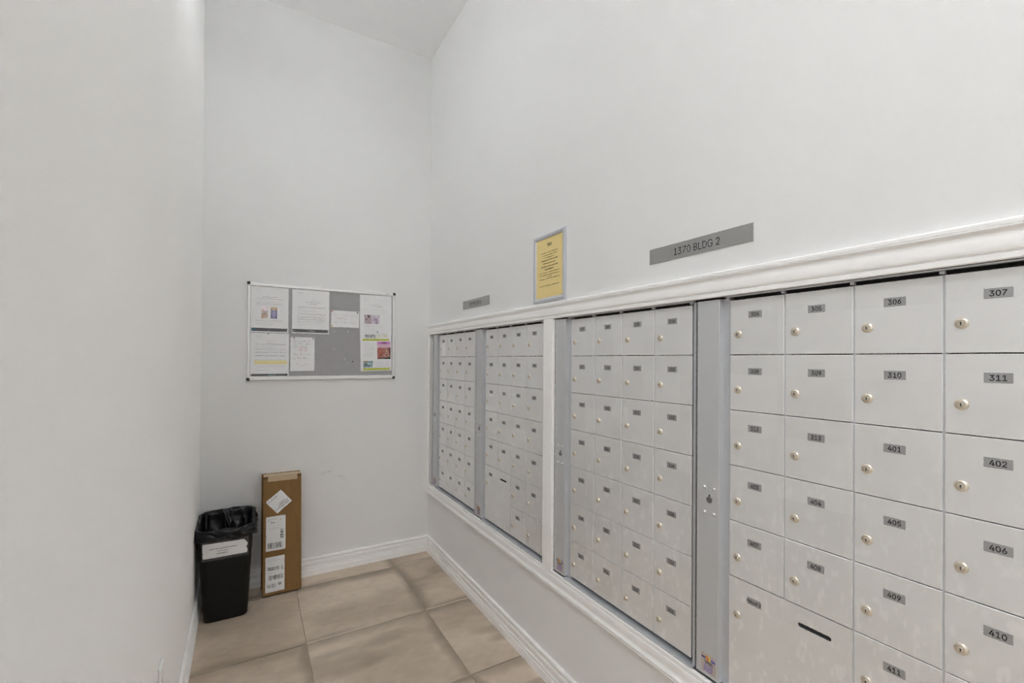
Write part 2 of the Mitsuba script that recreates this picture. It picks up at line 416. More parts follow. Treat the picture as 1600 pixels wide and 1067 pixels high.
BANK_LABEL = ['aluminium mailbox bank nearest the corner with the back wall', 'aluminium mailbox bank just left of the white dividing post',
              'aluminium mailbox bank just right of the white dividing post, under the yellow notice', 'large near aluminium mailbox bank at the right with boxes numbered from 304']
for bi, (Y0, PC) in enumerate(BANKS):
    bank = thing('mailbox_bank', BANK_LABEL[bi], 'mailboxes', 'mailbox banks set into the right wall')
    YE = Y0 - 4 * PC
    yl = Y0 + 0.098                        # where the lock panel starts
    yend = YE - 0.024                      # where the bank ends
    if bi + 1 < 4 and BANKS[bi + 1][0] > YE - 0.2 and bi != 1:
        yend = BANKS[bi + 1][0] + 0.098 + 0.0112   # the next bank's hinge
    ZB = ZT - 7 * PR
    # carcass: the dark box behind the doors
    put('carcass', mikit.ply(boxm(0.034, 0.40, yend + .001, yl - .002, 0.512, 1.640), 'dark_gap'), bank)
    # stiles beside the doors, bars between the columns
    fr = [boxm(0.0195, 0.0335, Y0 + .0045, Y0 + .026, 0.514, 1.632), cham(0.0110, 0.0335, yend, YE - .0045, 0.514, 1.632, .0012), boxm(0.0165, 0.0335, Y0 + .0005, Y0 + .0045, 0.514, 1.632)]
    for c in (1, 2, 3):
        z0 = ZB if not (c == 1 and bi in (1, 3)) else ZT - 5 * PR
        fr.append(boxm(0.0165, 0.0335, Y0 - c * PC - .0030, Y0 - c * PC + .0030, z0, ZT))
    put('frame', mikit.ply(cat(*fr), 'frame_aluminium'), bank)
    rail = [cham(-0.0050, 0.0070, yend, Y0 + .004, 1.6322, 1.6350, .0006)]
    for c in range(5):
        rail.append(boxm(0.0030, 0.0130, Y0 - c * PC - .004, Y0 - c * PC + .004, 1.6262, 1.6315))
    put('top_rail', mikit.ply(cat(*rail), 'frame_aluminium'), bank)
    put('sill', mikit.ply(cham(-0.0080, 0.0330, yend, Y0 + .022, 0.5108, 0.5150, .0006), 'frame_aluminium'), bank)
    # lock panel: a folded channel that stands proud of the doors
    pm = cat(cham(0.0, 0.0030, yl - .0745, yl, 0.5170, 1.6310, .0010), boxm(0.0025, 0.0330, yl - .0745, yl - .0725, 0.5170, 1.6310), boxm(0.0025, 0.0330, yl - .002, yl, 0.5170, 1.6310))
    panel = put('lock_panel', mikit.ply(pm, 'panel_aluminium'), bank)
    hg = [boxm(0.0075, 0.0330, yl + .0002, yl + .0105, 0.5170, 1.6310)]
    for q in range(26):
        hg.append(boxm(0.0010, 0.0080, yl + .0003, yl + .0042, 0.522 + q * .0425, 0.522 + q * .0425 + .0385))
    put('hinge', mikit.ply(cat(*hg), 'hinge_metal'), bank)
    yc = yl - .0435
    for dy, dz in ((.0165, .036), (-.0160, .0355), (.0165, -.038), (-.0160, -.038)):
        put('rivet', RIVET, panel, T().translate([-0.0001, yc + dy, 1.0390 + dz]), label='round silver rivet head')
    put('panel_lock', PLOCK, panel, T().translate([-0.0001, yc, 1.0400]), label='small dark ringed lock')
    kk = cat(boxm(-.0009, .0009, -.002, .003, .0, .0036), boxm(-.0022, .0022, .0100, .0150, 0, .0008))
    put('keyhole', mikit.ply(moved(kk, RIGHT((-0.0001, yc, 1.0400))), 'ink'), panel)
    st = Print(0.0002)
    st.ms, st.cs = STICK.ms, STICK.cs
    put('sticker', st.shape(mat=RIGHT((-0.0002, yl - .0420, 0.5545))), panel, label='small service sticker with orange and yellow emblem over a violet block')
    # doors
    small, parcel = door_shape(PC - GY, PR - GZ), slotted_door(2 * PC - GY, 2 * PR - GZ, .47 * PC, PR * .705, .49 * PC, .0105)
    names = LOW if bi in (0, 2) else HIGH
    n = 0
    for r in range(7):
        for c in range(4):
            if bi in (1, 3) and r >= 5 and c < 2:
                continue
            yc, zc = Y0 - (c + .5) * PC, ZT - (r + .5) * PR
            dx = 0.0004 * math.sin(7.1 * n + bi)
            d = put('door', small, bank, T().translate([XD + dx, yc, zc]))
            s = names[n]
            n += 1
            put('lock', LOCK, d, T().translate([XD + dx - .0001, Y0 - (c + .172) * PC, ZT - (r + .628) * PR]))
            put('keyhole', KEYHOLE, d, T().translate([XD + dx - .0001, Y0 - (c + .172) * PC, ZT - (r + .628) * PR]))
            if s:
                put('number_plate', PLATE, d, T().translate([XD + dx - .0001, Y0 - (c + .492) * PC, ZT - (r + .292) * PR]))
                put('number', number_shape(s), d, T().translate([XD + dx - .0012, Y0 - (c + .492) * PC, ZT - (r + .292) * PR]))
            # stickers that residents left
            spot = {(0, 0): (.058, .098, -.56, .030), (0, 8): (.020, .035, -.22, .014), (1, 8): (.052, .024, -.10, .004)}.get((bi, n - 1))
            if spot:
                w, h, v, _ = spot
                put('paper_sticker', mikit.ply(moved(boxm(-w / 2, w / 2, -h / 2, h / 2, 0, .0004), RIGHT((XD + dx - .0002, yc - (.004 if bi == 0 else -.004), zc + (.5 + v - .14) * PR * (0.9 if bi == 0 else .45)))), 'sticker_white'), d, label='white paper sticker')
    if bi in (1, 3):
        d = put('door', parcel, bank, T().translate([XD, Y0 - PC, ZT - 6 * PR]), label='large double-size parcel door with a dark oval slot')
        sl = trimesh.creation.extrude_polygon(sbox(.47 * PC - .245 * PC + .005, PR * .705 - .0001, .47 * PC + .245 * PC - .005, PR * .705 + .0001).buffer(.0056, quad_segs=6), .0100, engine='earcut')
        put('slot', mikit.ply(moved(sl, RIGHT((XD + .0120, Y0 - PC, ZT - 6 * PR))), 'dark_gap'), d, label='dark inside of the parcel slot')
        put('lock', LOCK, d, T().translate([XD - .0001, Y0 - .172 * PC, ZT - 5.65 * PR]))
        put('keyhole', KEYHOLE, d, T().translate([XD - .0001, Y0 - .172 * PC, ZT - 5.65 * PR]))
        put('number_plate', PLATE, d, T().translate([XD - .0001, Y0 - .492 * PC, ZT - 5.298 * PR]))
        put('number', number_shape('Parcel 2' if bi == 3 else 'Parcel 1'), d, T().translate([XD - .0012, Y0 - .492 * PC, ZT - 5.298 * PR]))

# ------------------------------------------------------------------ signs and the framed notice on the right wall
def plate_sign(y0, y1, z0, z1, words, ya, yb, zb, h, label):
    t = thing('building_sign', label, 'sign', 'metal building signs over the mailboxes')
    put('plate', mikit.ply(cham(-.0030, -.0004, y1, y0, z0, z1, .0006), 'sign_metal'), t)
    m = meshkit.text_mesh(words, h, .0003)
    b = m.bounds
    m.apply_translation((-b[0][0], 0, 0))
    m.apply_scale(((ya - yb) / (b[1][0] - b[0][0]), 1, 1))
    put('lettering', mikit.ply(moved(m, RIGHT((-.0031, ya, zb))), 'ink'), t, label='black lettering')
    return t
plate_sign(-2.1945, -2.5610, 1.7775, 1.8279, '1370 BLDG 2', -2.2966, -2.4596, 1.7895, .0225, 'long brushed metal sign reading 1370 BLDG 2')
plate_sign(-0.6283, -0.9975, 1.7682, 1.8215, '1360 BLDG 1', -0.7247, -0.8962, 1.7830, .0225, 'small-looking far metal sign above the mailboxes near the corner')

t = thing('framed_notice', 'silver snap frame holding a yellow notice on the wall above the mailboxes', 'framed notice')
y0, y1, z0, z1 = -1.4745, -1.7235, 1.7180, 2.0300
RP = [(0, 0), (.0090, 0), (.0118, .0035), (.0125, .0080), (.0115, .0130), (.0085, .0185), (.0060, .0200), (0, .0200)]
def rail(length):
    return sweep(RP, length, 0, 0)
def rails(y0, y1, z0, z1):
    """Four mitred rails of the profile RP: lying along the frame's edges, profile b pointing inwards."""
    out = []
    for (ex, ey, ez, o, ln) in (((-1, 0, 0), (0, 0, 1), (0, 1, 0), (0, y1, z0), y0 - y1), ((-1, 0, 0), (0, 0, -1), (0, -1, 0), (0, y0, z1), y0 - y1),
                                ((-1, 0, 0), (0, -1, 0), (0, 0, 1), (0, y0, z0), z1 - z0), ((-1, 0, 0), (0, 1, 0), (0, 0, -1), (0, y1, z1), z1 - z0)):
        m = trimesh.creation.extrude_polygon(Polygon(RP), ln, engine='earcut')
        v = m.vertices.copy()
        v[:, 2] = np.where(v[:, 2] < ln / 2, v[:, 1], ln - v[:, 1])
        m.vertices = v
        out.append(moved(m, frame_mat(ex, ey, ez, o)))
    return out
for m in rails(y0, y1, z0, z1):
    put('rail', mikit.ply(moved(m, frame_mat((1, 0, 0), (0, 1, 0), (0, 0, 1), (-.0005, 0, 0))), 'snap_frame', smooth=40), t)
put('backing', mikit.ply(boxm(-.004, -.0006, y1 + .004, y0 - .004, z0 + .004, z1 - .004), 'snap_frame'), t)
sheet = put('sheet', mikit.ply(boxm(-.0048, -.0041, y1 + .0185, y0 - .0185, z0 + .0185, z1 - .0185), 'yellow_paper'), t, label='yellow paper sheet with lines of dark type')
p = Print()
INKY = (0.20, 0.135, 0.03)
p.text('Stop', 0, .107, .0125, (0.08, 0.06, 0.02), bold=True)
p.rect(-.019, .1035, .019, .1050, (0.08, 0.06, 0.02))
for k, (v, w, h, dk) in enumerate([(.074, .066, .0036, 0), (.0625, .060, .0036, 0), (.051, .042, .0032, 0), (.038, .066, .0050, 1), (.0245, .050, .0050, 1), (.010, .066, .0050, 1), (-.004, .036, .0050, 1),
                                   (-.0175, .078, .0034, 0), (-.0285, .078, .0034, 0), (-.037, .022, .0030, 0), (-.0465, .078, .0034, 0), (-.078, .074, .0036, 0)]):
    p.line(-w, w, v, h, INKY if not dk else (0.13, 0.09, 0.02), 100 + k)
put('type', p.shape(mat=RIGHT((-.0049, (y0 + y1) / 2, (z0 + z1) / 2 - .005))), sheet)

# ------------------------------------------------------------------ bulletin board and what is pinned to it
BX0, BX1, BZ0, BZ1, BT = -1.2010, -0.2710, 1.3090, 1.9310, 0.020
t = thing('bulletin_board', 'grey felt bulletin board with a white frame and black corner caps on the back wall', 'bulletin board')
put('felt', mikit.ply(boxm(BX0 + .012, BX1 - .012, -.0120, -.0010, BZ0 + .012, BZ1 - .012), 'felt'), t, label='grey felt pin surface')
fx, fz = .0185, .0235
put('frame_rail', mikit.ply(cham(BX0, BX1, -BT, -.0006, BZ1 - fz, BZ1, .004), 'board_frame'), t)
put('frame_rail', mikit.ply(cham(BX0, BX1, -BT, -.0006, BZ0, BZ0 + fz + .002, .004), 'board_frame'), t)
put('frame_rail', mikit.ply(cham(BX0, BX0 + fx, -BT, -.0006, BZ0 + fz + .002, BZ1 - fz, .004), 'board_frame'), t)
put('frame_rail', mikit.ply(cham(BX1 - fx, BX1, -BT, -.0006, BZ0 + fz + .002, BZ1 - fz, .004), 'board_frame'), t)
for x, s in ((BX0, 1), (BX1, -1)):
    for z, q in ((BZ0, 1), (BZ1, -1)):
        a, b = sorted((x - s * .002, x + s * .0175))
        c, d = sorted((z - q * .002, z + q * .0185))
        put('corner_cap', mikit.ply(cham(a, b, -BT - .0022, -.0006, c, d, .004), 'black_plastic'), t, label='black plastic corner cap')
p = Print()
p.poly([(-.003, .004), (.003, .004), (.0035, .001), (0, -.004), (-.0035, .001)], (0.05, 0.05, 0.06))
p.rect(.010, -.0015, .030, .0012, (0.5, 0.5, 0.52))
put('maker_mark', p.shape(mat=BACK((BX1 - .058, -BT - .0001, BZ1 - .011))), t)

def sheet_of(name, label, x0, x1, z0, z1, fn, tilt=0.0, y=-.0128, curl=.002, group='notices pinned to the bulletin board', category='notice', seed=1, material='paper'):
    """A sheet pinned to the board: a thin slab with a slight curl and its print as a part. fn(p, w, h) draws it in coordinates from its centre."""
    w, h = x1 - x0, z1 - z0
    key = key_for(name)
    labels[key] = {'label': label, 'category': category, 'group': group}
    n = 12
    us, vs = np.linspace(-w / 2, w / 2, n + 1), np.linspace(-h / 2, h / 2, n + 1)
    U, V = np.meshgrid(us, vs, indexing='ij')
    def lift(u, v):
        return curl * np.clip(-(v / h) + .25, 0, 1) ** 2 * (1 + .6 * np.sin(3 * u / w + seed)) + curl * .25 * np.clip(np.abs(u) / w * 2 - .5, 0, 1) ** 2
    idx = np.arange((n + 1) ** 2).reshape(n + 1, n + 1)
    q = np.stack([idx[:-1, :-1], idx[1:, :-1], idx[1:, 1:], idx[:-1, 1:]], -1).reshape(-1, 4)
    top = np.stack([U, V, lift(U, V) + .0007], -1).reshape(-1, 3)
    bot = np.stack([U, V, lift(U, V)], -1).reshape(-1, 3)
    nn = len(top)
    f = [np.vstack([q[:, [0, 1, 2]], q[:, [0, 2, 3]]]), np.vstack([q[:, [2, 1, 0]], q[:, [3, 2, 0]]]) + nn]
    ring = np.concatenate([idx[:, 0], idx[-1, 1:], idx[-2::-1, -1], idx[0, -2:0:-1]])
    r2 = np.roll(ring, -1)
    f.append(np.stack([ring, ring + nn, r2], 1)); f.append(np.stack([r2, ring + nn, r2 + nn], 1))
    m = trimesh.Trimesh(np.vstack([top, bot]), np.vstack(f), process=False)
    c, s = math.cos(tilt), math.sin(tilt)
    M = BACK(((x0 + x1) / 2, y, (z0 + z1) / 2)) @ frame_mat((c, s, 0), (-s, c, 0), (0, 0, 1))
    scene[key] = mikit.ply(moved(m, M), material, smooth=40)
    p = Print()
    fn(p, w, h)
    def warp(v):
        v = v.copy()
        v[:, 2] += lift(v[:, 0], v[:, 1]) + .00085
        return v
    put('print', p.shape(warp, M), key)
    for q in p.photos:
        put('photo', q.shape(warp, M), key, label='small colour photograph printed on the sheet')
    return key

GREY, LGREY, DARKB = (0.42, 0.42, 0.43), (0.58, 0.585, 0.59), (0.10, 0.10, 0.105)
def letterhead(p, w, h):
    for k in range(3):
        p.stroke([(-w * .36 + k * .012, h * .40), (-w * .35 + k * .012, h * .445), (-w * .335 + k * .012, h * .41), (-w * .325 + k * .012, h * .44)], .0013, LGREY)
    p.line(-w * .36, -w * .22, h * .365, .0022, LGREY, 3)

def blur(seed, cols, f=3.0):
    """Colours of a blurry photograph: smooth noise that runs through the colours cols."""
    cols = np.array(cols, float)
    def g(s, t):
        v = meshkit.fbm(np.array([[s * f, t * f, seed * 1.7]]), 3, seed)[0]
        x = np.clip((v - .25) / .5, 0, .999) * (len(cols) - 1)
        i = int(x)
        return cols[i] * (1 - (x - i)) + cols[min(i + 1, len(cols) - 1)] * (x - i)
    return g

def notice_a(p, w, h):
    letterhead(p, w, h)
    p.line(-w * .19, w * .20, h * .275, .0045, GREY, 21)
    p.line(-w * .36, w * .38, h * .237, .0026, GREY, 22, .1)
    p.line(-w * .36, w * .33, h * .170, .0022, LGREY, 23)
    p.line(-w * .36, w * .34, h * .125, .0032, GREY, 24)
    p.line(-w * .34, -w * .2, h * .095, .002, LGREY, 25)
    def a(s, t):
        base = blur(3, [(.30, .22, .17), (.62, .48, .38), (.75, .72, .78), (.50, .33, .24)], 4)(s, t)
        return base * (.9 if t > .45 else .75) + (np.array((.30, .28, .34)) if t > .72 else np.array((.10, .04, .0)) if t < .3 else 0)
    def b(s, t):
        e = max(0, 1 - ((s - .5) ** 2 * 5 + (t - .5) ** 2 * 3))
        top = np.array((.58, .42, .20)) if t > .75 else np.array((.22, .21, .33))
        return top * .8 + e * np.array((.22, .22, .30))
    p.photo(-w * .23, -h * .19, -w * .06, h * .055, a)
    p.photo(w * .02, -h * .19, w * .19, h * .055, b)
    p.line(-w * .36, w * .34, -h * .245, .0030, (0.55, 0.47, 0.44), 26)
    p.line(-w * .36, w * .20, -h * .30, .0022, LGREY, 27)
    p.line(-w * .36, w * .05, -h * .335, .0022, LGREY, 28)
    p.rect(-w * .485, -h * .475, w * .47, -h * .405, DARKB)
    p.text('~~~~~', 0, -h * .452, .008, (0.45, 0.40, 0.42), lift=.0002)
    p.rect(-w * .485, -h * .475, -w * .38, -h * .405, (0.06, 0.14, 0.16), .0002)

def notice_b(p, w, h):
    letterhead(p, w, h)
    p.line(-w * .07, w * .20, h * .262, .0028, LGREY, 31)
    p.line(-w * .15, w * .26, h * .215, .0032, GREY, 32)
    p.line(-w * .08, w * .2, h * .172, .0030, GREY, 33)
    for k, (v, e, hh) in enumerate([(.10, .42, .0036), (.055, -.1, .0024), (.005, .20, .0026), (-.06, .40, .0032), (-.13, .32, .0030), (-.185, .38, .0040), (-.235, .34, .0032), (-.29, .28, .0028), (-.34, -.2, .0022), (-.38, .1, .0022)]):
        p.line(-w * .36, w * e, h * v, hh, GREY if hh > .0028 else LGREY, 34 + k)
    p.rect(-w * .485, -h * .475, w * .47, -h * .405, DARKB)
    p.rect(-w * .10, -h * .447, w * .12, -h * .432, (0.42, 0.40, 0.37), .0002)
    p.poly([(-w * .46, -h * .45), (-w * .43, -h * .42), (-w * .44, -h * .46)], (0.7, 0.7, 0.72), .0002)

def notice_c(p, w, h):
    letterhead(p, w, h)
    p.line(-w * .10, w * .17, h * .318, .0030, (0.58, 0.50, 0.50), 51)
    p.line(-w * .12, w * .22, h * .255, .0026, GREY, 52)
    p.line(-w * .35, w * .42, h * .232, .0030, GREY, 53, .1)
    for k, (v, e, hh) in enumerate([(.17, .15, .0022), (.115, .44, .0032), (.045, .44, .0036), (-.035, .44, .0048), (-.115, .44, .0026)]):
        p.line(-w * .38, w * e, h * v, hh, GREY if hh > .003 else LGREY, 54 + k)
    p.rect(-w * .40, -h * .225, w * .45, -h * .135, (0.78, 0.71, 0.38))
    p.line(-w * .38, w * .43, -h * .195, .0030, (0.50, 0.42, 0.20), 60)
    p.line(-w * .35, w * .40, -h * .275, .0026, (0.50, 0.50, 0.58), 61)
    p.line(-w * .38, -w * .02, -h * .37, .0028, LGREY, 62)
    p.rect(-w * .485, -h * .497, w * .47, -h * .448, DARKB)
    p.rect(-w * .04, -h * .49, w * .15, -h * .456, (0.20, 0.26, 0.26), .0002)

def notice_d(p, w, h):
    letterhead(p, w, h)
    p.line(-w * .20, w * .12, h * .255, .0024, LGREY, 71)
    p.line(-w * .16, w * .20, h * .215, .0036, GREY, 72)
    p.line(-w * .37, w * .35, h * .13, .0022, LGREY, 73)
    p.line(-w * .37, w * .35, h * .065, .0022, LGREY, 74)
    p.photo(-w * .36, -h * .215, -w * .135, h * .01, blur(5, [(.05, .035, .06), (.30, .22, .27), (.62, .53, .56), (.20, .13, .17), (.55, .42, .40)], 3.6))
    p.photo(-w * .115, -h * .215, w * .115, h * .01, blur(8, [(.07, .04, .07), (.45, .37, .46), (.72, .68, .74), (.30, .22, .30)], 3.4))
    p.line(-w * .36, w * .25, -h * .275, .0024, LGREY, 75)
    p.line(-w * .34, w * .0, -h * .36, .0022, LGREY, 76)

def newsletter(p, w, h):
    GREEN, OL = (0.47, 0.50, 0.06), (0.55, 0.56, 0.30)
    p.line(-w * .40, w * .34, h * .435, .0022, LGREY, 80)
    p.text('NEWS', -w * .345, h * .332, .0215, (0.05, 0.06, 0.08), 'l', True, width=w * .33)
    p.text('LETTER', w * .015, h * .332, .0215, OL, 'l', False, width=w * .38)
    p.rect(-w * .43, h * .257, w * .43, h * .305, GREEN)
    p.line(-w * .41, w * .15, h * .274, .0030, (0.32, 0.35, 0.05), 81)
    def big(s, t):
        if t > .66:
            return np.array((.34, .13, .34)) * (1 + .5 * np.sin(9 * s)) + (.10, .05, .08) if t > .84 else np.array((.66, .46, .56))
        c = blur(11, [(.09, .07, .05), (.30, .08, .05), (.62, .28, .20), (.45, .05, .05), (.70, .55, .46), (.14, .12, .08)], 4.2)(s, t)
        return c * (.35 if t < .12 or s > .9 else .75)
    p.photo(w * .04, -h * .205, w * .47, h * .235, big, 34)
    for k in range(8):
        p.line(-w * .385, -w * .05, h * (.18 - .045 * k), .0024, (0.57, 0.60, 0.57) if k % 3 else (0.47, 0.50, 0.45), 82 + k)
    p.photo(-w * .41, -h * .41, -w * .11, -h * .245, blur(14, [(.06, .06, .05), (.20, .30, .34), (.55, .66, .70), (.16, .10, .07), (.38, .40, .26)], 3.5))
    for k in range(4):
        p.line(-w * .06, w * .40, -h * (.27 + .038 * k), .0024, (0.58, 0.58, 0.62), 92 + k)
    p.rect(-w * .42, -h * .475, w * .44, -h * .425, GREEN)
    p.line(-w * .10, w * .40, -h * .458, .0030, (0.32, 0.35, 0.05), 97)

def handwritten(p, w, h):
    INK, RED = (0.20, 0.20, 0.22), (0.55, 0.16, 0.18)
    p.scrawl(-w * .42, -w * .24, h * .365, .0120, INK, 1); p.scrawl(-w * .16, w * .15, h * .365, .0100, (0.30, 0.22, 0.25), 2); p.scrawl(w * .22, w * .40, h * .360, .0090, INK, 3)
    p.scrawl(-w * .42, -w * .30, h * .285, .0100, INK, 4); p.scrawl(-w * .18, w * .02, h * .285, .0100, INK, 5); p.scrawl(w * .10, w * .36, h * .285, .0095, INK, 6)
    p.scrawl(-w * .38, w * .18, h * .205, .0110, INK, 7)
    p.scrawl(-w * .20, w * .20, h * .150, .0110, RED, 8, .0016); p.scrawl(-w * .18, w * .20, h * .095, .0100, RED, 9, .0014)
    p.scrawl(-w * .42, -w * .20, -h * .030, .0115, INK, 10); p.scrawl(-w * .12, w * .05, -h * .030, .0110, INK, 11); p.scrawl(w * .10, w * .32, -h * .030, .0110, INK, 12)
    p.scrawl(-w * .42, -w * .28, -h * .135, .0095, INK, 13); p.scrawl(-w * .22, w * .22, -h * .130, .0115, (0.22, 0.15, 0.22), 14)
    p.stroke([(-w * .26 + .052 * w * k, -h * .27 - .012 * math.sin(k / 9 * math.pi)) for k in range(10)], .0013, (0.35, 0.35, 0.36))
    p.rect(-w * .16, -h * .215, -w * .13, -h * .20, (0.35, 0.35, 0.36))

def card(p, w, h):
    PINK = (0.66, 0.42, 0.42)
    p.scrawl(-w * .42, w * .12, h * .20, .0160, (0.60, 0.50, 0.52), 21, .0014); p.scrawl(w * .18, w * .38, h * .19, .0150, (0.52, 0.46, 0.50), 22, .0014)
    p.scrawl(-w * .34, w * .02, h * .02, .0120, PINK, 23, .0014)
    p.scrawl(-w * .38, -w * .1, -h * .24, .0100, (0.55, 0.52, 0.52), 24, .0012); p.scrawl(-w * .05, w * .40, -h * .25, .0100, (0.55, 0.52, 0.52), 25, .0012)

sheet_of('notice', 'white printed notice with two colour photos, top left of the bulletin board', -1.1815, -0.9690, 1.6150, 1.9060, notice_a, seed=1)
sheet_of('notice', 'white all-text notice with a dark bottom strip, top middle of the bulletin board', -0.9475, -0.7200, 1.6165, 1.9060, notice_b, seed=2)
sheet_of('notice', 'white notice with a yellow highlighted line, bottom left of the bulletin board', -1.1815, -0.9645, 1.3360, 1.6110, notice_c, seed=3)
sheet_of('notice', 'white notice with two dark photos, top right of the bulletin board', -0.5180, -0.2960, 1.6190, 1.9050, notice_d, seed=4, curl=.001, tilt=.008)
sheet_of('newsletter', 'green-barred newsletter with a pink and red photo, bottom right of the bulletin board', -0.5135, -0.2955, 1.3640, 1.6500, newsletter, tilt=.022, y=-.0146, category='newsletter', seed=5)
sheet_of('handwritten_note', 'white note handwritten in black and red, bottom middle of the bulletin board', -0.9555, -0.8100, 1.3665, 1.5905, handwritten, curl=.004, seed=6)
sheet_of('index_card', 'small wide white card with faint pink handwriting on the bulletin board', -0.7075, -0.5230, 1.6665, 1.7810, card, curl=.002, seed=7)

def pin_mesh():
    return lathe([(0, -.006), (.0006, -.006), (.0006, 0), (.0042, 0), (.0044, .0012), (.0024, .0022), (.0020, .0060), (.0030, .0078), (.0034, .0092), (.0024, .0100), (0, .0102)], 14)
PINS = {m: mikit.ply(moved(pin_mesh(), BACK()), m, smooth=40) for m in ('pin_clear', 'pin_black', 'pin_teal', 'pin_red', 'pin_yellow')}
for x, z, m, y, lab in [(-0.3976, 1.6420, 'pin_teal', -.0160, 'teal push pin at the top of the newsletter'), (-1.0848, 1.6060, 'pin_teal', -.0145, 'teal push pin between the two left notices on the board'),
                     (-1.0835, 1.3405, 'pin_teal', -.0160, 'teal push pin at the foot of the highlighted notice'),
                     (-0.5969, 1.6364, 'pin_clear', -.0122, 'clear push pin in bare felt below the card, the right one'), (-0.6886, 1.6352, 'pin_clear', -.0122, 'clear push pin in bare felt below the card, the left one'),
                     (-0.6890, 1.5147, 'pin_clear', -.0122, 'lone clear push pin in the middle of the bare felt'), (-0.6182, 1.4510, 'pin_clear', -.0122, 'clear push pin just above another, low on the bare felt'),
                     (-0.5966, 1.4226, 'pin_clear', -.0122, 'lowest clear push pin on the felt beside a black one'), (-0.5643, 1.4303, 'pin_black', -.0122, 'black push pin alone on the bare felt'),
                     (-0.9349, 1.5850, 'pin_black', -.0140, 'black push pin at the left corner of the handwritten note'), (-0.8187, 1.5830, 'pin_black', -.0140, 'black push pin at the right corner of the handwritten note'),
                     (-0.5345, 1.7727, 'pin_black', -.0140, 'black push pin at the right corner of the small card'), (-0.7025, 1.7750, 'pin_red', -.0140, 'red push pin at the upper left corner of the small card'),
                     (-0.7020, 1.6760, 'pin_yellow', -.0145, 'yellow push pin at the lower left corner of the small card')]:
    k = put('push_pin', PINS[m], None, T().translate([x, y, z]))
    labels[k] = {'label': lab, 'category': 'push pin', 'group': 'push pins in the bulletin board'}

# ------------------------------------------------------------------ waste bin, its liner, the leaning carton
def rrect(x0, x1, y0, y1, r, n=10, side=16):
    """Outline of a rounded rectangle, counter-clockwise, with points along its sides too."""
    pts = []
    cs = [(x1 - r, y1 - r, 0), (x0 + r, y1 - r, 90), (x0 + r, y0 + r, 180), (x1 - r, y0 + r, 270)]
    for i, (cx, cy, a) in enumerate(cs):
        for k in range(n + 1):
            q = math.radians(a + 90 * k / n)
            pts.append((cx + r * math.cos(q), cy + r * math.sin(q)))
        nx, ny, na = cs[(i + 1) % 4]
        p0, p1 = np.array(pts[-1]), np.array((nx + r * math.cos(math.radians(na)), ny + r * math.sin(math.radians(na))))
        for k in range(1, side):
            pts.append(tuple(p0 + (p1 - p0) * k / side))
    return np.array(pts)

def skin(rings, close0=False, close1=False):
    n = len(rings[0])
    v = np.vstack(rings)
    f = []
    i = np.arange(n)
    j = (i + 1) % n
    for k in range(len(rings) - 1):
        a, b = k * n, (k + 1) * n
        f.append(np.stack([a + i, a + j, b + j], 1)); f.append(np.stack([a + i, b + j, b + i], 1))
    if close0:
        v = np.vstack([v, rings[0].mean(0)]); f.append(np.stack([j, i, np.full(n, len(v) - 1)], 1))
    if close1:
        o = (len(rings) - 1) * n
        v = np.vstack([v, rings[-1].mean(0)]); f.append(np.stack([o + i, o + j, np.full(n, len(v) - 1)], 1))
    return trimesh.Trimesh(v, np.vstack(f), process=False)

HB = 0.505
BOT, TOP = (-1.3905, -1.1835, -0.3350, -0.0850), (-1.4245, -1.1560, -0.3700, -0.0400)
def bin_ring(s, z, inset=0.0, r0=.035, r1=.050):
    b = [BOT[k] * (1 - s) + TOP[k] * s for k in range(4)]
    o = rrect(b[0] + inset, b[1] - inset, b[2] + inset, b[3] - inset, (r0 * (1 - s) + r1 * s) - inset * .5)
    return np.column_stack([o, np.full(len(o), z)])
t = thing('waste_bin', 'tall black plastic waste bin with a paper label in the corner', 'waste bin')
rings = [bin_ring(0, .006, .006), bin_ring(.004, .002, .002), bin_ring(.012, .006)] + [bin_ring(s, s * HB) for s in np.linspace(.05, .97, 12)] + [bin_ring(.97, .972 * HB, -.006), bin_ring(1, HB, -.006), bin_ring(1, HB + .001, .004)]
rings += [bin_ring(s, s * HB, .004) for s in np.linspace(.97, .04, 8)]
put('body', mikit.ply(skin([r + [0, 0, 0.0] for r in rings], True, True), 'bin_plastic', smooth=35), t)
def front_y(z):
    s = z / HB
    return BOT[2] * (1 - s) + TOP[2] * s
# label on the front and the dark film strip that holds it: both follow the front face
def on_front(x0, x1, z0, z1, off, thick, n=10, outline=None):
    g = outline or [(x0, z0), (x1, z0), (x1, z1), (x0, z1)]
    m = trimesh.creation.extrude_polygon(Polygon(g), thick, engine='earcut')
    m = m.subdivide_to_size(.03)
    v = m.vertices.copy()
    out = np.column_stack([v[:, 0], np.array([front_y(z) for z in v[:, 1]]) - off - v[:, 2], v[:, 1]])
    # the front bows round towards both sides
    ex = np.clip(np.abs(v[:, 0] + 1.288) - .085, 0, None)
    out[:, 1] += ex ** 2 * 6.0
    m.vertices = out
    m.fix_normals()
    return m
put('label_holder', mikit.ply(cat(on_front(-1.4000, -1.1790, .3510, .3620, .0010, .0050), on_front(-1.3990, -1.1800, .3600, .4560, .0008, .0006)), 'holder_film'), t, label='dark film holder')
lab = put('paper_label', mikit.ply(on_front(0, 0, 0, 0, .0022, .0006, outline=[(-1.3930, .3640), (-1.1880, .3640), (-1.1840, .3760), (-1.1920, .4000), (-1.1860, .4080), (-1.1850, .4180), (-1.1960, .4340), (-1.2010, .4420), (-1.3950, .4450)]), 'paper'), t, label='white paper label, torn at its right end')
p = Print()
